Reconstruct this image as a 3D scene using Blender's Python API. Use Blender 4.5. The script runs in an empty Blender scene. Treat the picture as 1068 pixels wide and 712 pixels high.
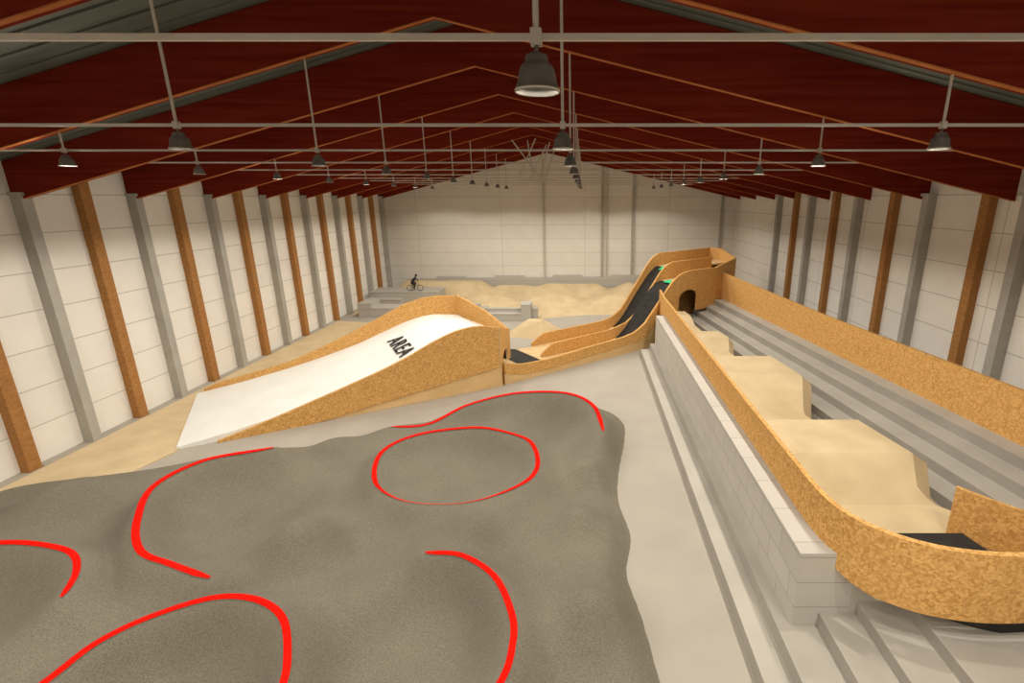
import bpy, math, numpy as np
from mathutils import Vector, Matrix
sc=bpy.context.scene
sc.view_settings.view_transform='Standard'
col=sc.collection

# ---------------------------------------------------------------- materials
def newmat(name, rough=0.8, spec=.2):
    m=bpy.data.materials.new(name); m.use_nodes=True
    nt=m.node_tree; b=nt.nodes['Principled BSDF']; b.inputs['Roughness'].default_value=rough
    b.inputs['Specular IOR Level'].default_value=spec
    return m,nt,b
def pos(nt, scale=(1,1,1), swz=None):
    g=nt.nodes.new('ShaderNodeNewGeometry'); v=g.outputs['Position']
    if swz:
        s=nt.nodes.new('ShaderNodeSeparateXYZ'); nt.links.new(v,s.inputs[0])
        c=nt.nodes.new('ShaderNodeCombineXYZ')
        for i,a in enumerate(swz):
            if a: nt.links.new(s.outputs[a],c.inputs[i])
        v=c.outputs[0]
    mp=nt.nodes.new('ShaderNodeMapping'); mp.inputs['Scale'].default_value=scale
    nt.links.new(v,mp.inputs[0]); return mp.outputs[0]
def noise_mat(name,c1,c2,scale=2.0,rough=0.85,stretch=(1,1,1),detail=6,bump=0.0,fine=None,metal=0,fr=(.62,1.25),spec=.2):
    m,nt,b=newmat(name,rough,spec)
    p=pos(nt,stretch)
    n=nt.nodes.new('ShaderNodeTexNoise'); n.inputs['Scale'].default_value=scale; n.inputs['Detail'].default_value=detail
    nt.links.new(p,n.inputs['Vector'])
    r=nt.nodes.new('ShaderNodeValToRGB'); r.color_ramp.elements[0].color=(*c1,1); r.color_ramp.elements[1].color=(*c2,1)
    r.color_ramp.elements[0].position=.32; r.color_ramp.elements[1].position=.68
    nt.links.new(n.outputs[0],r.inputs[0]); out=r.outputs[0]
    if fine:
        n2=nt.nodes.new('ShaderNodeTexNoise'); n2.inputs['Scale'].default_value=fine; n2.inputs['Detail'].default_value=3
        nt.links.new(p,n2.inputs['Vector'])
        r2=nt.nodes.new('ShaderNodeValToRGB'); r2.color_ramp.elements[0].color=(fr[0],)*3+(1,); r2.color_ramp.elements[1].color=(fr[1],)*3+(1,)
        r2.color_ramp.elements[0].position=.35; r2.color_ramp.elements[1].position=.65
        nt.links.new(n2.outputs[0],r2.inputs[0])
        mx=nt.nodes.new('ShaderNodeMix'); mx.data_type='RGBA'; mx.blend_type='MULTIPLY'; mx.inputs[0].default_value=1
        nt.links.new(out,mx.inputs[6]); nt.links.new(r2.outputs[0],mx.inputs[7]); out=mx.outputs[2]
    nt.links.new(out,b.inputs['Base Color']); b.inputs['Metallic'].default_value=metal
    if bump:
        bp=nt.nodes.new('ShaderNodeBump'); bp.inputs['Strength'].default_value=bump; bp.inputs['Distance'].default_value=.05
        nt.links.new(n.outputs[0],bp.inputs['Height']); nt.links.new(bp.outputs[0],b.inputs['Normal'])
    return m
def panel_mat(name,swz,c,mc,w,h,mortar=.02,offset=0.0,rough=.75):
    m,nt,b=newmat(name,rough)
    p=pos(nt,(1,1,1),swz)
    k=nt.nodes.new('ShaderNodeTexBrick'); k.offset=offset
    k.inputs['Scale'].default_value=1; k.inputs['Brick Width'].default_value=w; k.inputs['Row Height'].default_value=h
    k.inputs['Mortar Size'].default_value=mortar; k.inputs['Mortar Smooth'].default_value=.2
    k.inputs['Color1'].default_value=(*c,1); k.inputs['Color2'].default_value=(*[x*.95 for x in c],1); k.inputs['Mortar'].default_value=(*mc,1)
    nt.links.new(p,k.inputs['Vector'])
    n=nt.nodes.new('ShaderNodeTexNoise'); n.inputs['Scale'].default_value=.9; n.inputs['Detail'].default_value=5
    nt.links.new(p,n.inputs['Vector'])
    r=nt.nodes.new('ShaderNodeValToRGB'); r.color_ramp.elements[0].color=(.86,.86,.86,1); r.color_ramp.elements[1].color=(1,1,1,1)
    nt.links.new(n.outputs[0],r.inputs[0])
    mx=nt.nodes.new('ShaderNodeMix'); mx.data_type='RGBA'; mx.blend_type='MULTIPLY'; mx.inputs[0].default_value=1
    nt.links.new(k.outputs[0],mx.inputs[6]); nt.links.new(r.outputs[0],mx.inputs[7]); nt.links.new(mx.outputs[2],b.inputs['Base Color'])
    return m
def osb_mat():
    m,nt,b=newmat('osb_board',.85,.1)
    p=pos(nt,(1,1,1.0))
    v=nt.nodes.new('ShaderNodeTexVoronoi'); v.inputs['Scale'].default_value=19
    nt.links.new(p,v.inputs['Vector'])
    r=nt.nodes.new('ShaderNodeValToRGB'); e=r.color_ramp.elements
    e[0].color=(.42,.20,.05,1); e[1].color=(.76,.46,.17,1)
    s=nt.nodes.new('ShaderNodeSeparateColor'); nt.links.new(v.outputs['Color'],s.inputs[0]); nt.links.new(s.outputs[0],r.inputs[0])
    n=nt.nodes.new('ShaderNodeTexNoise'); n.inputs['Scale'].default_value=1.2; nt.links.new(p,n.inputs['Vector'])
    mx=nt.nodes.new('ShaderNodeMix'); mx.data_type='RGBA'; mx.blend_type='MIX'
    mp=nt.nodes.new('ShaderNodeMath'); mp.operation='MULTIPLY'; mp.inputs[1].default_value=.6; nt.links.new(n.outputs[0],mp.inputs[0])
    nt.links.new(mp.outputs[0],mx.inputs[0]); nt.links.new(r.outputs[0],mx.inputs[6]); mx.inputs[7].default_value=(.61,.345,.12,1)
    nt.links.new(mx.outputs[2],b.inputs['Base Color']); return m
OSB=osb_mat()
PLY=noise_mat('light_plywood',(.60,.42,.21),(.70,.51,.28),1.5,stretch=(1,1,6))
PLY2=noise_mat('facing_plywood',(.62,.41,.19),(.70,.48,.24),.9,stretch=(1,1,3))
WALLS=panel_mat('white_panel_side',('Y','Z',None),(.86,.82,.755),(.50,.46,.41),4.9,1.45)
WALLF=panel_mat('white_panel_end',('X','Z',None),(.82,.79,.725),(.50,.47,.42),9,1.45)
CONC=noise_mat('floor_concrete',(.375,.34,.29),(.415,.378,.325),.5,.7)
BLK=panel_mat('concrete_block',('Y','Z',None),(.54,.51,.465),(.34,.32,.29),1.25,.65,.014,.5)
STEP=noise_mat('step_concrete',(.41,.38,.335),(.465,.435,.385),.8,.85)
RISER_SHADE=noise_mat('riser_painted_shade',(.29,.27,.24),(.34,.315,.28),.8,.85)  # step concrete darkened so the risers look shaded against the treads
ASPH=noise_mat('asphalt',(.172,.153,.119),(.208,.186,.145),.4,.95,fine=34,fr=(.76,1.2))
SAND=noise_mat('packed_sand',(.55,.425,.25),(.67,.53,.33),.8,.95,bump=.15)
RED=noise_mat('red_glulam',(.14,.013,.006),(.205,.025,.011),1.2,.9,stretch=(.25,1,7),spec=.05)
ORG=noise_mat('beam_edge',(.38,.12,.037),(.46,.17,.055),2,.9,spec=.05)
ROOF=noise_mat('roof_sheet',(.10,.115,.095),(.15,.165,.137),.8,.6,stretch=(.3,3.5,1))
WOOD=noise_mat('wood_column',(.29,.13,.04),(.41,.20,.065),2,stretch=(3,3,9))
STEEL=noise_mat('painted_steel',(.36,.34,.30),(.42,.395,.35),1.5,.6)
BAR=noise_mat('bar_paint',(.50,.45,.39),(.55,.50,.43),2,.5)
LAMP=noise_mat('lamp_metal',(.16,.15,.14),(.24,.225,.2),6,.4,metal=.3)
LAMPI=noise_mat('lamp_rim',(.6,.55,.46),(.65,.6,.5),6,.4)
STRIPE=noise_mat('red_paint',(.80,.008,.004),(.86,.012,.006),5,.9,spec=.02)
BLACK=noise_mat('black_sheet',(.018,.017,.016),(.03,.028,.026),3,.8)
WHITE=noise_mat('white_vinyl',(.78,.77,.74),(.84,.83,.80),.6,.6)
DARK=noise_mat('dark_cloth',(.02,.02,.022),(.04,.04,.042),8)
SKIN=noise_mat('skin',(.45,.27,.19),(.5,.31,.22),8)
GREEN=noise_mat('green_print',(.02,.42,.16),(.05,.6,.3),5)

# ---------------------------------------------------------------- mesh builder
class B:
    def __init__(s): s.v=[];s.f=[];s.m=[];s.mats=[]
    def mi(s,m):
        if m not in s.mats: s.mats.append(m)
        return s.mats.index(m)
    def add(s,vs,fs,m):
        o=len(s.v); s.v+= [tuple(v) for v in vs]; k=s.mi(m)
        for f in fs: s.f.append([i+o for i in f]); s.m.append(k)
    def box(s,a,b,m):
        x0,y0,z0=a;x1,y1,z1=b
        s.add([(x0,y0,z0),(x1,y0,z0),(x1,y1,z0),(x0,y1,z0),(x0,y0,z1),(x1,y0,z1),(x1,y1,z1),(x0,y1,z1)],
              [(0,3,2,1),(4,5,6,7),(0,1,5,4),(1,2,6,5),(2,3,7,6),(3,0,4,7)],m)
    def prism(s,pts,vec,m,m2=None):
        n=len(pts); P=[Vector(p) for p in pts]; V=Vector(vec)
        s.add(P+[p+V for p in P],[list(range(n))[::-1],[n+i for i in range(n)]],m)
        o=len(s.v)-2*n; k=s.mi(m2 or m)
        for i in range(n):
            j=(i+1)%n; s.f.append([o+i,o+j,o+n+j,o+n+i]); s.m.append(k)
    def strip(s,path,th,m):  # path: (x,y,zb,zt) upright curved wall
        n=len(path); vs=[]
        for i,(x,y,zb,zt) in enumerate(path):
            a=path[max(0,i-1)];b=path[min(n-1,i+1)]
            d=Vector((b[0]-a[0],b[1]-a[1],0)).normalized(); q=Vector((-d.y,d.x,0))*th/2
            vs+=[(x+q.x,y+q.y,zb),(x+q.x,y+q.y,zt),(x-q.x,y-q.y,zt),(x-q.x,y-q.y,zb)]
        fs=[(0,1,2,3)]
        for i in range(n-1):
            o=4*i
            for k in range(4): fs.append((o+k,o+4+k,o+4+(k+1)%4,o+(k+1)%4))
        o=4*(n-1); fs.append((o+3,o+2,o+1,o)); s.add(vs,fs,m)
    def tube(s,a,b,r,m,seg=8,r2=None):
        a=Vector(a);b=Vector(b);d=(b-a).normalized(); u=d.orthogonal().normalized(); w=d.cross(u); r2=r2 or r
        vs=[]
        for p,rr in((a,r),(b,r2)):
            for i in range(seg):
                t=2*math.pi*i/seg; vs.append(p+u*math.cos(t)*rr+w*math.sin(t)*rr)
        fs=[(i,(i+1)%seg,seg+(i+1)%seg,seg+i) for i in range(seg)]+[tuple(range(seg))[::-1],tuple(range(seg,2*seg))]
        s.add(vs,fs,m)
    def lathe(s,c,prof,m,seg=24):
        vs=[];n=len(prof)
        for i in range(seg):
            t=2*math.pi*i/seg
            for r,z in prof: vs.append((c[0]+r*math.cos(t),c[1]+r*math.sin(t),c[2]+z))
        fs=[]
        for i in range(seg):
            j=(i+1)%seg
            for k in range(n-1): fs.append((i*n+k,j*n+k,j*n+k+1,i*n+k+1))
        s.add(vs,fs,m)
    def obj(s,name,smooth=False,parent=None):
        me=bpy.data.meshes.new(name); me.from_pydata(s.v,[],s.f)
        for m in s.mats: me.materials.append(m)
        me.polygons.foreach_set('material_index',s.m)
        if smooth: me.polygons.foreach_set('use_smooth',[True]*len(me.polygons))
        me.update(); o=bpy.data.objects.new(name,me); col.objects.link(o)
        if parent: o.parent=parent
        return o
def catmull(P,n=8,closed=False):
    P=[np.array(p,float) for p in P]; N=len(P); out=[]
    rng=range(N if closed else N-1)
    for i in rng:
        if closed: a,b,c,d=P[(i-1)%N],P[i],P[(i+1)%N],P[(i+2)%N]
        else: a,b,c,d=P[max(i-1,0)],P[i],P[i+1],P[min(i+2,N-1)]
        for k in range(n):
            t=k/n
            out.append(.5*((2*b)+(c-a)*t+(2*a-5*b+4*c-d)*t*t+(3*b-a-3*c+d)*t**3))
    if not closed: out.append(P[-1])
    return np.array(out)

# ---------------------------------------------------------------- room shell
XL,XR,YB,YF=-21.4,16.1,-7.0,55.0
XA,ZE,ZA=-3.85,10.0,14.45
def beamz(x): return ZE+(ZA-ZE)*((x+21.0)/(XA+21.0) if x<XA else (15.7-x)/(15.7-XA))
b=B(); b.box((XL-.3,YB-.3,-.3),(XR+.3,YF+.3,0),CONC); b.obj('floor')
b=B(); b.box((XL-.3,YB,0),(XL,YF,11.5),WALLS); b.obj('wall_left')
b=B(); b.box((XR,YB,0),(XR+.3,YF,11.5),WALLS); b.obj('wall_right')
DEP=1.42
for nm,y in(('wall_back',YF),('wall_front',YB-.3)):
    b=B(); b.prism([(XL-.3,y,0),(XR+.3,y,0),(XR+.3,y,11.4),(XA,y,ZA+DEP+.1),(XL-.3,y,11.4)],(0,.3,0),WALLF); b.obj(nm)
b=B()
zl=beamz(XL-.3)+DEP+.02; zr=beamz(XR+.3)+DEP+.02; za=ZA+DEP+.02
b.prism([(XL-.3,YB-.3,zl),(XA,YB-.3,za),(XR+.3,YB-.3,zr),(XR+.3,YB-.3,zr+.15),(XA,YB-.3,za+.15),(XL-.3,YB-.3,zl+.15)],(0,YF-YB+.6,0),ROOF)
for (xa,xb) in((XL+.05,XA),(XA,XR-.05)):
    for yy in np.arange(YB,YF,.7):
        b.prism([(xa,yy,beamz(xa)+DEP-.03),(xb,yy,beamz(xb)+DEP-.03),(xb,yy,beamz(xb)+DEP+.03),(xa,yy,beamz(xa)+DEP+.03)],(0,.12,0),ROOF)
b.obj('ceiling')
TY=[14.6+4.9*k for k in range(-4,9)]
for y in TY:
    b=B(); yb=y-.12
    pts=[(XL,yb,beamz(XL)),(XA,yb,ZA),(XR,yb,beamz(XR)),(XR,yb,beamz(XR)+DEP),(XA,yb,ZA+DEP),(XL,yb,beamz(XL)+DEP)]
    b.prism(pts,(0,.24,0),RED)
    e=.02
    for (xa,xb) in((XL,XA),(XA,XR)):
        b.prism([(xa,yb-.01,beamz(xa)-e),(xb,yb-.01,beamz(xb)-e),(xb,yb-.01,beamz(xb)+.004),(xa,yb-.01,beamz(xa)+.004)],(0,.12,0),ORG)
    b.obj('roof_beam')
def steelcol(xw,sx,y):
    b=B(); x0,x1=sorted((xw,xw+sx*.42)); b.box((x0,y-.2,0),(x1,y+.2,10.2),STEEL)
    x0,x1=sorted((xw,xw+sx*.5)); b.box((x0,y-.26,0),(x1,y+.26,.04),STEEL); b.box((x0,y-.24,10.1),(x1,y+.24,10.22),STEEL)
    b.obj('steel_column')
def woodcol(xw,sx,y):
    b=B(); x0,x1=sorted((xw,xw+sx*.34)); b.box((x0,y-.23,0),(x1,y+.23,11.2),WOOD)
    x0,x1=sorted((xw,xw+sx*.37)); b.box((x0,y-.25,0),(x1,y+.25,.06),WOOD); b.obj('wood_column')
for k in range(-4,9):
    y=14.6+4.9*k; steelcol(XL,1,y)
    if y+2.45<YF-.5: woodcol(XL,1,y+2.45)
for y in(-4.5,.7,5.8,11.9,18.4,23.9,30.0,36.2,42.2): steelcol(XR,-1,y)
for y in(-2,3.2,8.9,15.2,20.4,26.6,32.8,38.9): woodcol(XR,-1,y)
b=B()
for x,w,m in((1.9,.12,STEEL),(2.4,.05,BAR),(5.2,.16,STEEL),(-4.4,.05,BAR),(14.6,.12,STEEL)):
    b.box((x-w,YF-.25,0),(x+w,YF,min(beamz(x)+1.2,14)),m)
b.obj('trim_1')

# ---------------------------------------------------------------- lamp bars and pendant lamps
LX=(-14.3,-7.35,-.4,6.45)
BY=[-5.2,-.2,4.62]+TY[3:]
ZB=11.27
for i,y in enumerate(BY):
    if y>52: continue
    b=B(); b.box((-19.5,y-.022,ZB-.025),(14.8,y+.022,ZB+.025),BAR)
    for x in LX+(13.2,-19.0):
        if x in(13.2,-19.0) : b.tube((x,y,ZB),(x,y,beamz(x)-.02),.018,BAR); continue
        b.tube((x,y,ZB),(x,y,beamz(x)-.02),.026,BAR)
        b.box((x-.045,y-.045,ZB-.06),(x+.045,y+.045,ZB+.06),BAR)
    b.obj('lighting_bar')
    for x in LX:
        b=B()
        b.tube((x,y,ZB-.06),(x,y,ZB-.12),.018,LAMP)
        b.lathe((x,y,ZB-.40),[(.0,.285),(.05,.285),(.085,.27),(.095,.25),(.095,.215),(.12,.20),(.145,.165),(.158,.11),(.165,.06),(.18,.02),(.186,.0),(.188,-.012),(.178,-.012),(.155,.04),(.14,.1),(.12,.17),(0,.19)],LAMP)
        b.lathe((x,y,ZB-.40),[(.178,-.006),(.191,-.006),(.191,.010),(.182,.010)],LAMPI)
        o=b.obj('pendant_lamp',True)
        k=1.0
        if y<22: k={-14.3:1.35,-7.35:.45,-.4:.85,6.45:1.35}[x]
        L=bpy.data.lights.new('bulb','SPOT'); L.energy=640*k; L.color=(1,.925,.80); L.spot_size=math.radians(149); L.spot_blend=.25; L.shadow_soft_size=.14
        lo=bpy.data.objects.new('bulb',L); lo.location=(x,y,ZB-.43); col.objects.link(lo); lo.parent=o
        if i%2==0 and x in(-14.3,6.45):
            L=bpy.data.lights.new('added_fill','POINT'); L.energy=90; L.color=(1,.92,.80); L.shadow_soft_size=.14  # added soft fill below the lamp mouth, not a second bulb
            lo=bpy.data.objects.new('added_fill',L); lo.location=(x,y,ZB-.8); col.objects.link(lo); lo.parent=o
b=B()
for (x0,z0,x1,z1,y) in((-5.2,14,-3.2,11.4,38),(-4.9,11.5,-3.6,14.2,39),(-3.4,11.5,-2.6,14,39.4),(-4.3,14.2,-3.9,11.5,40),(-2.2,14,-3.1,11.4,41),(-3.0,14,-4.4,11.4,41.6)):
    b.tube((x0,y,z0),(x1,y,z1),.045,BAR)
b.box((-5.3,37.5,11.35),(-2.2,37.6,11.42),BAR); b.box((-5.3,41.6,11.35),(-2.2,41.7,11.42),BAR)
b.obj('roof_brace_rods')

# ---------------------------------------------------------------- pump track
crests={
 'A':[(-11.4,16.5,1.2),(-13.1,15.5,1.3),(-13.6,13.9,1.3),(-12.7,12.2,1.3),(-11.6,11.0,1.2),(-10.6,10.7,1.0),(-9.5,10.5,.7)],
 'C':[(-8.3,19.6,.5),(-6.7,19.6,.65),(-5.3,21,.95),(-3.1,21.6,1.3),(-.9,21.5,1.35),(.35,20.3,1.25),(.75,18.2,1.0)],
 'D':[(-4.2,11.1,1.0),(-3.2,10.9,1.1),(-2.2,10.1,1.15),(-1.6,8.9,1.15),(-1.5,8.1,1.1),(-1.6,7.4,1.1),(-2.1,6.4,1.0)],
 'E':[(-10.8,6.2,1.1),(-10.35,7.3,1.15),(-10.1,8.2,1.2),(-9.5,8.9,1.2),(-8.5,9.35,1.25),(-7.5,9.3,1.25),(-6.6,8.8,1.25),(-6.0,7.9,1.2),(-5.75,7.2,1.15),(-5.6,6.2,1.0)],
 'F':[(-18.2,10.8,1.0),(-17,11.2,1.1),(-15.7,11.35,1.2),(-14.6,11.3,1.2),(-13.3,10.9,1.2),(-12.6,10.3,1.1),(-12.3,9.6,.95)]}
ring=[(-7.1,14.9,.85),(-7.5,16.7,.95),(-6.5,18.0,1.0),(-4.3,18.6,1.0),(-2.4,17.8,1.0),(-1.7,16.1,.95),(-1.95,14.9,.8),(-3.4,14.15,.55),(-4.9,14.0,.5),(-6.2,14.2,.6)]
C={k:catmull(v,10) for k,v in crests.items()}
C['B']=catmull(ring,10,True)
bound=[(2.1,3.5),(1.85,6),(1.6,8.3),(1.4,10),(1.15,11.5),(1.4,13.1),(1.15,15.0),(1.3,17),(1.7,19.5),(1.75,21.2),(1.0,22.6),(-.4,23.2),(-2.3,23.4),(-4.2,22.9),(-5.9,21.8),(-7.4,20.8),(-8.9,20.2),(-10.5,19.0),(-12.4,18.6),(-15,17.5),(-18,16.6),(-20.6,15.4),(-20.85,13),(-20.85,3.5)]
bd=catmull(bound,6,True)[:,:2]
def edge_sd(x,y):
    best=np.full(x.shape,1e9); ins=np.zeros(x.shape,bool); n=len(bd)
    for i in range(n):
        ax,ay=bd[i];bx,by=bd[(i+1)%n]; dx,dy=bx-ax,by-ay; L=dx*dx+dy*dy+1e-12
        t=np.clip(((x-ax)*dx+(y-ay)*dy)/L,0,1); best=np.minimum(best,np.hypot(x-ax-t*dx,y-ay-t*dy))
        c=((ay>y)!=(by>y)); ins^= c&(x<dx*(y-ay)/(dy if abs(dy)>1e-12 else 1e-12)+ax)
    return np.where(ins,best,-best)
def H(x,y):
    x=np.asarray(x,float);y=np.asarray(y,float)
    base=.38+.15*np.sin(x*.9+1.0)*np.sin(y*.8)+.07*np.sin(x*1.3-y*1.0)
    tot=np.zeros(x.shape)
    for k,c in C.items():
        best=np.full(x.shape,1e9); num=np.zeros(x.shape); den=np.zeros(x.shape)
        for p in c:
            d=(x-p[0])**2+(y-p[1])**2; best=np.minimum(best,d)
            g=1/(d+.02)**3; num+=g*(p[2]+.05); den+=g
        zc=num/den; w=.70 if k!='B' else .58
        g=np.exp(-(best/w**2)**.8); tot=np.maximum(tot,(zc-base)*g)
    z=base+tot
    for cx,cy,r,a in((-4.5,16.2,1.6,.2),(-10.9,13.6,1.7,.6),(-8.1,7,1.6,.6),(-15.3,9.3,1.6,.6),(-4,8.4,1.5,.6),(-2,19.6,1.2,.5),(-6,12.2,.9,.3)):
        z=z-a*np.exp(-((x-cx)**2+(y-cy)**2)/r**2)
    for cx,cy,r,a in((-8.0,12.0,1.0,.9),(-.2,13.3,.8,.6),(-10.0,18,1.0,.5),(-16.5,14,1.4,.7),(.1,16,.7,.45),(.2,9.5,.8,.6),(-3.2,12.6,.7,.4),(-13.2,7.2,1.1,.6)):
        z=z+a*np.exp(-((x-cx)**2+(y-cy)**2)/r**2)
    z=.12+np.logaddexp(0,(z-.12)*9)/9
    sd=edge_sd(x,y); t=np.clip(sd/.8,0,1); f=np.sin(t*math.pi/2)**1.15
    return np.where(sd<=0,np.maximum(sd*.35,-.04),z*f)
nx,ny=250,216
gx=np.linspace(-21.2,2.4,nx); gy=np.linspace(3.2,23.7,ny); GX,GY=np.meshgrid(gx,gy); GZ=H(GX,GY)
b=B(); fs=[]; used={}
vs=[]
def vid(j,i):
    k=j*nx+i
    if k not in used: used[k]=len(vs); vs.append((GX[j,i],GY[j,i],GZ[j,i]))
    return used[k]
for j in range(ny-1):
    for i in range(nx-1):
        if max(GZ[j,i],GZ[j+1,i],GZ[j,i+1],GZ[j+1,i+1])>0: fs.append((vid(j,i),vid(j,i+1),vid(j+1,i+1),vid(j+1,i)))
b.add(vs,fs,ASPH)
pump=b.obj('pump_track',True)
for k,c in C.items():
    b=B(); c=c[:, :2]; n=len(c); closed=(k=='B'); rows=[]
    for i in range(n):
        a=c[(i-1)%n if closed else max(i-1,0)]; d=c[(i+1)%n if closed else min(i+1,n-1)]
        t=(d-a)/np.linalg.norm(d-a); q=np.array([-t[1],t[0]])
        if closed: w=.08 if c[i][1]>14.9 else .012+ .068*max(0,(c[i][1]-14.0)/.9)
        else: w=.087*min(1,.35+ min(i,n-1-i)/6)
        if k in('D','E','F'): w*=.85
        for s in(-1,-.5,0,.5,1): rows.append(c[i]+q*w*s)
    R=np.array(rows); Z=H(R[:,0],R[:,1])+.024
    fs=[]
    for i in range(n if closed else n-1):
        j=(i+1)%n
        for s in range(4): fs.append((i*5+s,i*5+s+1,j*5+s+1,j*5+s))
    b.add(np.column_stack([R,Z]).tolist(),fs,STRIPE); b.obj('painted_line_'+k.lower(),True,parent=pump)

# ---------------------------------------------------------------- left sand floor
b=B(); b.prism([(-20.85,14.5,.0),(-17.5,15.5,.0),(-16.8,18.3,.0),(-17.5,26,.0),(-15,40,.0),(-20.85,41,.0)],(0,0,.05),SAND); b.obj('sand_floor')

# ---------------------------------------------------------------- white landing ramp
N0=Vector((-16.9,18.6,0)); A=Vector((.857,.515,0)).normalized(); Nn=Vector((-A.y,A.x,0)); W=7.0
def rp(t,w,z): p=N0+A*t+Nn*w; return (p.x,p.y,z)
surfT=[0,2,4.2,6,8,9.5,10.8,11.8,12.6,14.2]; surfZ=[.10,.35,.72,1.1,1.62,2.15,2.6,2.85,2.9,2.7]
def sz(t): return float(np.interp(t,surfT,surfZ))
b=B(); ts=np.linspace(0.0,14.2,38)
vs=[];
for t in ts: vs+=[rp(t,.02,sz(t)),rp(t,W,sz(t))]
for t in ts: vs+=[rp(t,.02,0.0),rp(t,W,0.0)]
n=len(ts); fs=[(0,1,2*n+1,2*n)]
for i in range(n-1):
    fs.append((2*i,2*i+2,2*i+3,2*i+1))
    fs.append((2*n+2*i,2*n+2*i+2,2*i+2,2*i)); fs.append((2*i+1,2*i+3,2*n+2*i+3,2*n+2*i+1))
b.add(vs,fs,WHITE)
NT=[1.4,2.5,4.1,6.2,8.3,9.5,10.7,11.8,12.7,13.5,14.2]; NZ=[.06,.33,.78,1.4,2.05,2.5,3.05,3.45,3.6,3.55,3.35]
fine=np.linspace(1.4,14.2,30)
def nzf(t): return float(np.interp(t,NT,NZ))
b.strip([(*rp(t,-.06,0)[:2],max(0,min(nzf(t)-.25,(t-5)*.125)),nzf(t)) for t in fine],.16,OSB)
b.strip([(*rp(t,-.03,0)[:2],0,max(.02,nzf(t)-.9)) for t in fine],.08,PLY2)
ft_=[.3,.9,4.3,6,8,9.5,10.8,12,13.2,14.2]; fz=[.25,.47,1.07,1.65,2.45,3.1,3.7,4.0,4.05,3.9]
b.strip([(*rp(t,W+.05,0)[:2],0,z) for t,z in zip(ft_,fz)],.12,OSB)
P1=Vector(rp(14.2,-.05,0)); E=Vector((-4.55,28.4,0)); F1=Vector(rp(14.2,W+.05,0))
b.prism([(P1.x,P1.y,2.4),(E.x,E.y,2.2),(F1.x,F1.y,2.55)],(0,0,.09),WHITE)
b.strip([(E.x,E.y,0,2.65),((E.x*.6+F1.x*.4),(E.y*.6+F1.y*.4),0,3.4),(F1.x,F1.y,0,4.0)],.12,OSB)
d=(E-P1); L=d.length; d.normalize(); q=Vector((-d.y,d.x,0))*-.12
arch=[(0,0),(.55,0),(.55,1.3)]+[(1.2-.65*math.cos(a),1.3+.5*math.sin(a)) for a in np.linspace(.3,math.pi-.3,7)]+[(1.85,1.3),(1.85,0),(L,0),(L,2.65),(L*.5,3.0),(0,3.35)]
b.prism([(P1.x+d.x*u,P1.y+d.y*u,z) for u,z in arch],q,OSB,PLY)
ramp=b.obj('landing_ramp')
tx=bpy.data.curves.new('lettering','FONT'); tx.body='AREA'; tx.size=1.3; tx.space_character=1.15; tx.offset=.012; tx.extrude=.012; tx.align_x='CENTER'; tx.align_y='CENTER'; tx.materials.append(BLACK)
to=bpy.data.objects.new('lettering',tx); col.objects.link(to)
sl=(sz(10.4)-sz(9.0))/1.4; ux=-Nn; uy=Vector((A.x,A.y,sl)).normalized(); uz=ux.cross(uy)
M=Matrix((ux,uy,uz)).transposed().to_4x4(); c=Vector(rp(9.7,2.9,sz(9.7)))+uz*.06; M.translation=c; to.matrix_world=M; to.parent=ramp

# ---------------------------------------------------------------- roll-in lanes + start tower
O=Vector((-4.4,26.2,0)); D=Vector((.777,.63,0)).normalized(); Q=Vector((-D.y,D.x,0))
def lp(t,w,z): p=O+D*t+Q*w; return (p.x,p.y,z)
def guard(b,tab,w,t0,t1,zb=0,m=OSB,n=40,band=None):
    T,Z=zip(*tab); ts=np.linspace(t0,t1,n); f=lambda t: float(np.interp(t,T,Z))
    if band is None: b.strip([(*lp(t,w,0)[:2],zb,f(t)) for t in ts],.13,m)
    else:
        b.strip([(*lp(t,w,0)[:2],max(.0,f(t)-band(t)),f(t)) for t in ts],.15,m)
        b.strip([(*lp(t,w,0)[:2],0,max(.05,f(t)-band(t)*.7)) for t in ts],.09,PLY2)
g1=[(-.1,1.25),(1.2,.95),(3,.9),(5.66,1.06),(8.9,1.18),(10.0,1.35),(10.9,1.8),(12.5,3.4),(13.6,4.45),(14.4,4.85),(15.2,5.0),(19,5.0)]
gm=[(4.0,.35),(4.8,.95),(10,1.05),(11.5,1.35),(12.3,1.85),(13.9,3.6),(15.1,4.9),(16.0,5.35),(22,5.4)]
g2=[(4.9,.4),(5.9,.95),(11.3,1.0),(12.4,1.2),(13.3,1.7),(15.0,3.7),(16.4,5.3),(17.3,5.75),(25,5.8)]
b=B()
guard(b,g1,0,-.1,13.8,band=lambda t:.62 if t<9.5 else .62+.28*(t-9.5))
def gz(t): return float(np.interp(t,*zip(*g1)))
pts=[(13.8,2.0),(14.3,2.0),(14.3,3.1)]+[(15.3-1.0*math.cos(a),3.1+.55*math.sin(a)) for a in np.linspace(.3,math.pi-.3,6)]+[(16.3,3.1),(16.3,2),(18.4,2.0),(18.4,5.0),(15.2,5.0),(14.4,4.85),(13.8,gz(13.8))]
b.prism([lp(t,-.06,z) for t,z in pts],Q*.13,OSB)
guard(b,gm,2.4,4.0,21); guard(b,g2,4.9,4.9,24)
def lane(b,tab,w0,w1,black):
    T,Z=zip(*tab); ts=np.linspace(T[0],T[-1],70)
    for a,c in zip(ts[:-1],ts[1:]):
        za=float(np.interp(a,T,Z)); zc=float(np.interp(c,T,Z)); mid=(a+c)/2
        m=BLACK if any(p<mid<q for p,q in black) else PLY
        b.prism([lp(a,w0,za),lp(c,w0,zc),lp(c,w0,zc-.12),lp(a,w0,za-.12)],Q*(w1-w0),m)
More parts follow.
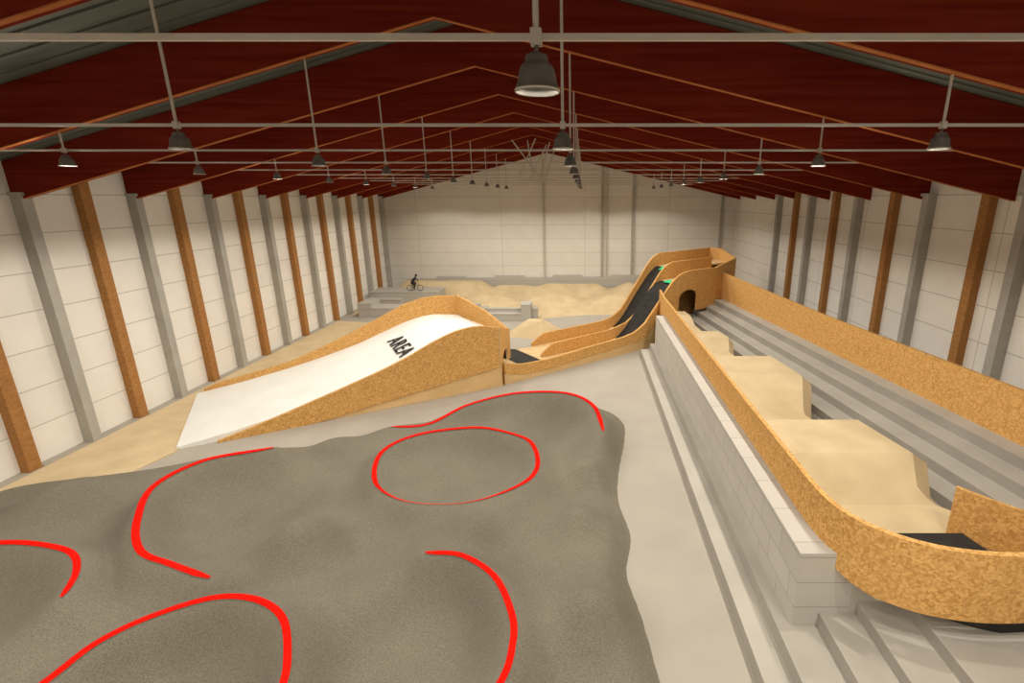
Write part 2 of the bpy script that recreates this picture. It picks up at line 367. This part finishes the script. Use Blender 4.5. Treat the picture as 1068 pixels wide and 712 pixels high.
s1=[(4.4,.16),(9.6,.16),(10.6,.45),(11.4,1.05),(12.6,2.35),(13.6,3.45),(14.4,3.95),(15.2,4.1),(19,4.1)]
s2=[(4.4,.16),(11.6,.16),(12.6,.45),(13.4,1.1),(15,2.95),(16.2,4.2),(17,4.7),(18,4.8),(24,4.8)]
s0=[(0.1,1.2),(.9,.95),(1.8,.72),(2.8,.42),(3.6,.22),(4.4,.16)]
lane(b,s1,.06,2.34,[(10.4,14.9)]); lane(b,s2,2.46,4.84,[(12.4,17.2)])
lane(b,s0,.06,4.84,[(.9,3.6)])
b.prism([lp(.1,.06,0),lp(.1,.06,1.12),lp(1.8,.06,.64),lp(3.6,.06,.12),lp(4.3,.06,.06),lp(4.3,.06,0)],Q*4.78,PLY2)
Cx=[lp(18.4,0,0),(11.9,39.7,0),(11.9,44.2,0),lp(24,4.9,0)]
b.strip([(x,y,1.5,z) for (x,y,_),z in zip(Cx,(5.0,5.5,5.8,5.8))],.14,OSB)
b.prism([(lp(18.4,0,0)[0],lp(18.4,0,0)[1],4.0),(11.9,39.7,4.0),(11.9,44.2,4.0),(lp(24,4.8,0)[0],lp(24,4.8,0)[1],4.0),(lp(19,2.4,0)[0],lp(19,2.4,0)[1],4.0)],(0,0,.1),PLY)
for (t,w,z,z2) in((14.5,1.2,4.02,4.12),(16.6,3.65,4.5,4.72)):
    b.prism([lp(t,w-.8,z+.04),lp(t+.5,w-.8,z2+.04),lp(t+.5,w+.5,z2+.04),lp(t,w+.5,z+.04)],(0,0,.02),GREEN)
for x,y in((11.8,39.9),(11.8,44.0),(9.9,43.7),(9.9,40.5)):
    b.box((x-.1,y-.1,0),(x+.1,y+.1,4.0),PLY2)
b.obj('roll_in_ramp')

# ---------------------------------------------------------------- concrete bleachers / dividing wall
b=B()
def sb(a,c): b.prism([(a[0],a[1],a[2]),(c[0],a[1],a[2]),(c[0],c[1],a[2]),(a[0],c[1],a[2])],(0,0,c[2]-a[2]),STEP,RISER_SHADE2)
RISER_SHADE2=noise_mat('riser_painted_shade_pale',(.34,.315,.28),(.39,.36,.32),.8,.85)  # paler version for the left and near steps, riser shade put into the colour
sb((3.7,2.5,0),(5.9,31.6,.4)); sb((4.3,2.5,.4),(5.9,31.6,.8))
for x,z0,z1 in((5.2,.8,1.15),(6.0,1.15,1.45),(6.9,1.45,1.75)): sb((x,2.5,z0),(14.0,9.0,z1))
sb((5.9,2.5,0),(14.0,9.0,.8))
b.box((5.85,9.0,0),(9.2,9.25,2.1),STEP)
G0=Vector((13.8,14.7,0)); G1=Vector((10.6,39.5,0)); gd=(G1-G0).normalized(); gn=Vector((-gd.y,gd.x,0))
def gp(y,off): t=(y-G0.y)/gd.y; p=G0+gd*t+gn*off; return p
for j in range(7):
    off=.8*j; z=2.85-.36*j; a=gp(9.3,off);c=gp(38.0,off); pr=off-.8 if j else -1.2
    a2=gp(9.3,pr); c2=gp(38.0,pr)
    b.prism([(a.x,a.y,0),(c.x,c.y,0),(c2.x,c2.y,0),(a2.x,a2.y,0)],(0,0,z),STEP,RISER_SHADE)
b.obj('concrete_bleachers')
b=B(); b.box((4.62,9.0,.8),(5.85,31.6,2.7),BLK); b.obj('concrete_block_wall')

# guards of the right-hand track
b=B()
path=[(5.25,34.3,2.2,3.9)]+[(5.25,y,2.5,3.72) for y in np.linspace(32.5,10.2,12)]
cur=catmull([(5.25,10.2),(5.35,9.3),(5.75,8.55),(6.5,8.0),(7.5,7.75),(8.6,7.75),(10,7.9),(11.5,8.5),(12.6,9.6)],6)[1:]
path+=[(x,y,2.5-.3*min(1,i/12),3.72) for i,(x,y) in enumerate(cur)]
b.strip(path,.12,OSB)
cc=cur[19:]
b.strip([(x,y+.2,2.1-.35*min(1,i/8),2.35) for i,(x,y) in enumerate(cc)],.1,BLACK)
b.obj('osb_guard_wall')
b=B()
b.strip([(gp(y,0).x,y,2.45,4.2+.3*max(0,(y-25)/14)) for y in np.linspace(10.5,39.4,16)],.14,OSB)
b.obj('osb_guard_wall')
b=B()
b.prism([(6.3,9.95,2.2),(6.3,9.95,2.5),(6.3,9.2,2.62),(6.3,8.4,2.85),(6.3,8.4,2.2)],(2.5,0,0),BLACK)
b.strip([(8.8,10.4,2.2,3.45),(9.3,9.9,2.2,3.4),(9.9,9.4,2.2,3.35),(10.8,9.0,2.2,3.3)],.1,OSB)
b.obj('kicker_ramp')

# dirt jump line (faceted tabletops)
def SL(x,y):
    P=[(8.2,2.2),(10,2.15),(11.8,2.0),(13.0,2.6),(13.3,2.75),(15.4,2.85),(16.4,2.15),(17.6,2.0),(19.4,2.65),(20,2.8),(22.6,2.8),(23.8,2.15),(25.5,2.1),(26.8,2.55),(28.2,2.55),(29.2,2.2),(31,2.2),(32,2.55),(33.5,2.55),(35,2.2),(38,2.2)]
    return np.interp(y,*zip(*P))
b=B(); ys=sorted(set([round(v,2) for v in np.arange(8.1,37.6,.3)]+[11.8,13.3,15.4,16.4,17.6,20,22.6,23.8,25.5,26.8,28.2,29.2,31,32,33.5,35]))
yR=[8.1,9.5,11,12.2,13.3,15.4,16.2,17.8,19.8,22.8,23.4,25.5,26.8,28.2,29,34,37.6]; xR=[12.2,12.4,10.6,9.7,10.2,9.6,8.9,8.8,9.6,9.2,8.2,8.0,8.3,8.1,7.4,7.0,6.8]
yL=[8.1,8.4,9.2,10.2,37.6]; xLv=[6.8,6.0,5.5,5.32,5.32]
rows=[]
for y in ys:
    xl=np.interp(y,yL,xLv); xr=np.interp(y,yR,xR)
    for s in (0,.12,.25,.4,.55,.7,.82,.9,1.0):
        x=xl+(xr-xl)*s; z=SL(x,y)-.35*max(0,(s-.9)/.1)-.12*max(0,(.25-s)/.25)
        rows.append((x,y,z))
    rows.append((xr+.12,y,.9))
m=10; fs=[]
for j in range(len(ys)-1):
    for i in range(m-1): a=j*m+i; fs.append((a,a+1,a+1+m,a+m))
b.add(rows,fs,SAND); b.obj('dirt_jump_line')

# ---------------------------------------------------------------- far skate / dirt area
mounds=[(-15,52.8,5.6,2.2,1.6,.8),(-7.5,53,3.8,2.2,1.3,.4),(-1.5,52.7,5.0,2.3,1.5,.45),(4.6,51.5,2.8,3.4,1.7,.45),(-9.5,48.6,3.6,2.2,.95,.3),(-3.2,48,3.8,2.6,1.1,.3),(2.9,47.2,3.4,3.0,1.15,.3),(-1.4,44.8,3.0,1.5,.5,.25)]
def FH(x,y):
    z=.12
    for cx,cy,hx,hy,t,s in mounds:
        dd=min(hx-abs(x-cx),hy-abs(y-cy)); z=max(z,min(t,dd*s*1.4))
    return z+.03*math.sin(x*1.3)*math.sin(y*1.1)
def front(x): return 43.2+ .9*math.sin(x*.45+1)+(1.6 if x<-9 else 0)
b=B(); xs=np.arange(-20.9,7.4,.3); ys=np.arange(41,54.5,.3)
G=np.array([[FH(x,y) for x in xs] for y in ys])
for _ in range(3):
    P_=np.pad(G,1,mode='edge'); G=(P_[1:-1,1:-1]*2+P_[:-2,1:-1]+P_[2:,1:-1]+P_[1:-1,:-2]+P_[1:-1,2:])/6
rows=[]
for jj,y in enumerate(ys):
    for ii,x in enumerate(xs):
        e=min((y-front(x)+.6)/.8, (x+20.9)/.3+.5,(7.2-x)/.8); rows.append((x,y,G[jj,ii]*max(0,min(1,e))-.01))
m=len(xs); fs=[(j*m+i,j*m+i+1,(j+1)*m+i+1,(j+1)*m+i) for j in range(len(ys)-1) for i in range(m-1) if max(rows[j*m+i][2],rows[(j+1)*m+i+1][2],rows[(j+1)*m+i][2],rows[j*m+i+1][2])>0]
b.add(rows,fs,SAND); b.obj('dirt_mounds',True)
b=B()
b.add([(-6.2,36.2,0),(-2.4,35.2,0),(-1.8,38.2,0),(-5.4,39,0),(-4.6,37,1.0),(-3.4,36.6,1.05),(-3.2,37.5,1.05),(-4.3,37.9,1.0)],[(0,1,5,4),(1,2,6,5),(2,3,7,6),(3,0,4,7),(4,5,6,7),(3,2,1,0)],SAND); b.obj('dirt_tabletop')
b=B()
hs=[1.5,1.75,1.6,1.85,1.65,1.9,1.7,1.9]
for i,h in enumerate(hs): b.box((-19.5+i*3.2,54.6,0),(-19.5+(i+1)*3.2,54.9,h),BLK)
b.obj('retaining_wall')
GB=noise_mat('skate_concrete',(.42,.40,.36),(.48,.46,.41),.8)
for parts in(
  [((-20.8,47.6,0),(-14.2,50.3,1.3)),((-20.8,46.4,0),(-17.5,47.6,.8))],
  [((-19.8,42.6,0),(-14.8,44.4,.8)),((-19.8,42.6,.8),(-18.6,44.4,1.2)),((-14.8,43.2,0),(-13.4,44.4,.45))],
  [((-9.3,41.2,0),(-5.4,42.0,.6)),((-9.3,42.0,0),(-5.4,42.4,.9))],
  [((-5.4,41.2,0),(-4.6,42.8,1.4)),((-4.6,41.7,0),(-4.1,42.8,.95))],
  [((-13.0,44.3,0),(-9.6,45.0,.75)),((-9.6,44.5,0),(-8.9,45.0,.5))]):
    b=B()
    for a,c in parts: b.prism([(a[0],a[1],a[2]),(c[0],a[1],a[2]),(c[0],c[1],a[2]),(a[0],c[1],a[2])],(0,0,c[2]-a[2]),STEP,GB); b.box((a[0]-.03,a[1]-.03,c[2]-.06),(c[0]+.03,c[1]+.03,c[2]+.01),STEP)
    b.obj('skate_ledge')

# ---------------------------------------------------------------- bmx bike and rider
OX,OY,OZ=-16.6,48.3,1.31
def bp_(x,y,z): return (OX+x,OY+y,OZ+z)
b=B(); R=.27
for wx in(-.5,.5):
    for i in range(24):
        a0=2*math.pi*i/24;a1=2*math.pi*(i+1)/24
        b.tube(bp_(wx+R*math.cos(a0),0,R+.03+R*math.sin(a0)),bp_(wx+R*math.cos(a1),0,R+.03+R*math.sin(a1)),.03,BLACK,6)
    for i in range(8):
        a0=2*math.pi*i/8; b.tube(bp_(wx,0,R+.03),bp_(wx+R*math.cos(a0),0,R+.03+R*math.sin(a0)),.006,BAR,4)
    b.tube(bp_(wx,-.05,R+.03),bp_(wx,.05,R+.03),.03,STEEL,8)
z0=.3
for a,c in(((-.5,0,z0),(-.1,0,.3)),((-.1,0,.3),(-.22,0,.62)),((-.5,0,z0),(-.2,0,.58)),((-.1,0,.3),(.36,0,.60)),((-.2,0,.58),(.35,0,.68)),((.34,0,.72),(.5,0,z0)),((.34,0,.72),(.30,0,.98)),((.30,-.32,.98),(.30,.32,.98))):
    b.tube(bp_(*a),bp_(*c),.02,LAMP,6)
b.box(bp_(-.34,-.06,.62),bp_(-.1,.06,.66),BLACK); b.tube(bp_(-.1,-.16,.3),bp_(-.1,.16,.3),.015,BAR,6)
b.tube(bp_(-.02,-.16,.18),bp_(-.1,-.14,.3),.015,BAR,6); b.tube(bp_(-.18,.16,.42),bp_(-.1,.14,.3),.015,BAR,6)
b.box(bp_(-.08,-.26,.17),bp_(.05,-.15,.2),BLACK); b.box(bp_(-.25,.15,.41),bp_(-.12,.26,.44),BLACK)
b.obj('bmx_bike')
J={'pel':(-.28,0,.86,.14),'ch':(-.02,0,1.14,.16),'nk':(.12,0,1.33,.06),'hd':(.17,0,1.42,.085),'hd2':(.2,0,1.52,.095),
 'ls':(.06,-.19,1.25,.075),'le':(.08,-.36,1.06,.05),'lh':(.29,-.3,1.01,.035),'rs':(.06,.19,1.25,.075),'re':(.08,.36,1.06,.05),'rh':(.29,.3,1.01,.035),
 'lp':(-.26,-.12,.82,.1),'lk':(.12,-.2,.62,.075),'la':(-.06,-.2,.28,.05),'lt':(.08,-.2,.24,.045),
 'rp':(-.26,.12,.82,.1),'rk':(.08,.22,.74,.075),'ra':(-.22,.2,.5,.05),'rt':(-.07,.2,.48,.045)}
keys=list(J); ed=[('pel','ch'),('ch','nk'),('nk','hd'),('hd','hd2'),('ch','ls'),('ls','le'),('le','lh'),('ch','rs'),('rs','re'),('re','rh'),('pel','lp'),('lp','lk'),('lk','la'),('la','lt'),('pel','rp'),('rp','rk'),('rk','ra'),('ra','rt')]
me=bpy.data.meshes.new('bmx_rider'); me.from_pydata([bp_(*J[k][:3]) for k in keys],[(keys.index(a),keys.index(c)) for a,c in ed],[])
ro=bpy.data.objects.new('bmx_rider',me); col.objects.link(ro); me.materials.append(DARK)
md=ro.modifiers.new('skin','SKIN')
for i,k in enumerate(keys): me.skin_vertices[0].data[i].radius=(J[k][3],J[k][3])
me.skin_vertices[0].data[0].use_root=True
s=ro.modifiers.new('sub','SUBSURF'); s.levels=1; s.render_levels=2
b=B()
b.lathe(bp_(.2,0,1.5),[(.0,.14),(.06,.13),(.1,.09),(.125,.02),(.12,-.02),(.1,-.03)],BLACK,16)
b.lathe(bp_(.225,0,1.45),[(.0,-.1),(.05,-.085),(.075,-.04),(.08,.02),(.06,.06)],SKIN,12)
b.tube(bp_(.29,0,1.45),bp_(.33,0,1.43),.018,SKIN,6,.01)
for sy in(-1,1):
    b.lathe(bp_(.3,sy*.29,.98),[(0,.045),(.03,.035),(.042,0),(.03,-.035),(0,-.045)],SKIN,8)
    for f in range(4): b.tube(bp_(.335,sy*(.26+.022*f),1.0),bp_(.34,sy*(.26+.022*f),.955),.011,SKIN,5)
    b.tube(bp_(.28,sy*.25,.99),bp_(.30,sy*.235,.95),.012,SKIN,5)
b.obj('head_and_hands',True,parent=ro)

# ---------------------------------------------------------------- world + camera
w=bpy.data.worlds.new('hall_ambient'); sc.world=w; w.use_nodes=True
w.node_tree.nodes['Background'].inputs[0].default_value=(.9,.85,.8,1); w.node_tree.nodes['Background'].inputs[1].default_value=.3
cd=bpy.data.cameras.new('camera'); cam=bpy.data.objects.new('camera',cd); col.objects.link(cam); sc.camera=cam
cd.sensor_fit='HORIZONTAL'; cd.sensor_width=36; cd.lens=36*520/1068; cd.shift_x=-76/1068
cam.location=(0,0,10); cam.rotation_euler=(math.radians(74),0,0); cd.clip_end=300
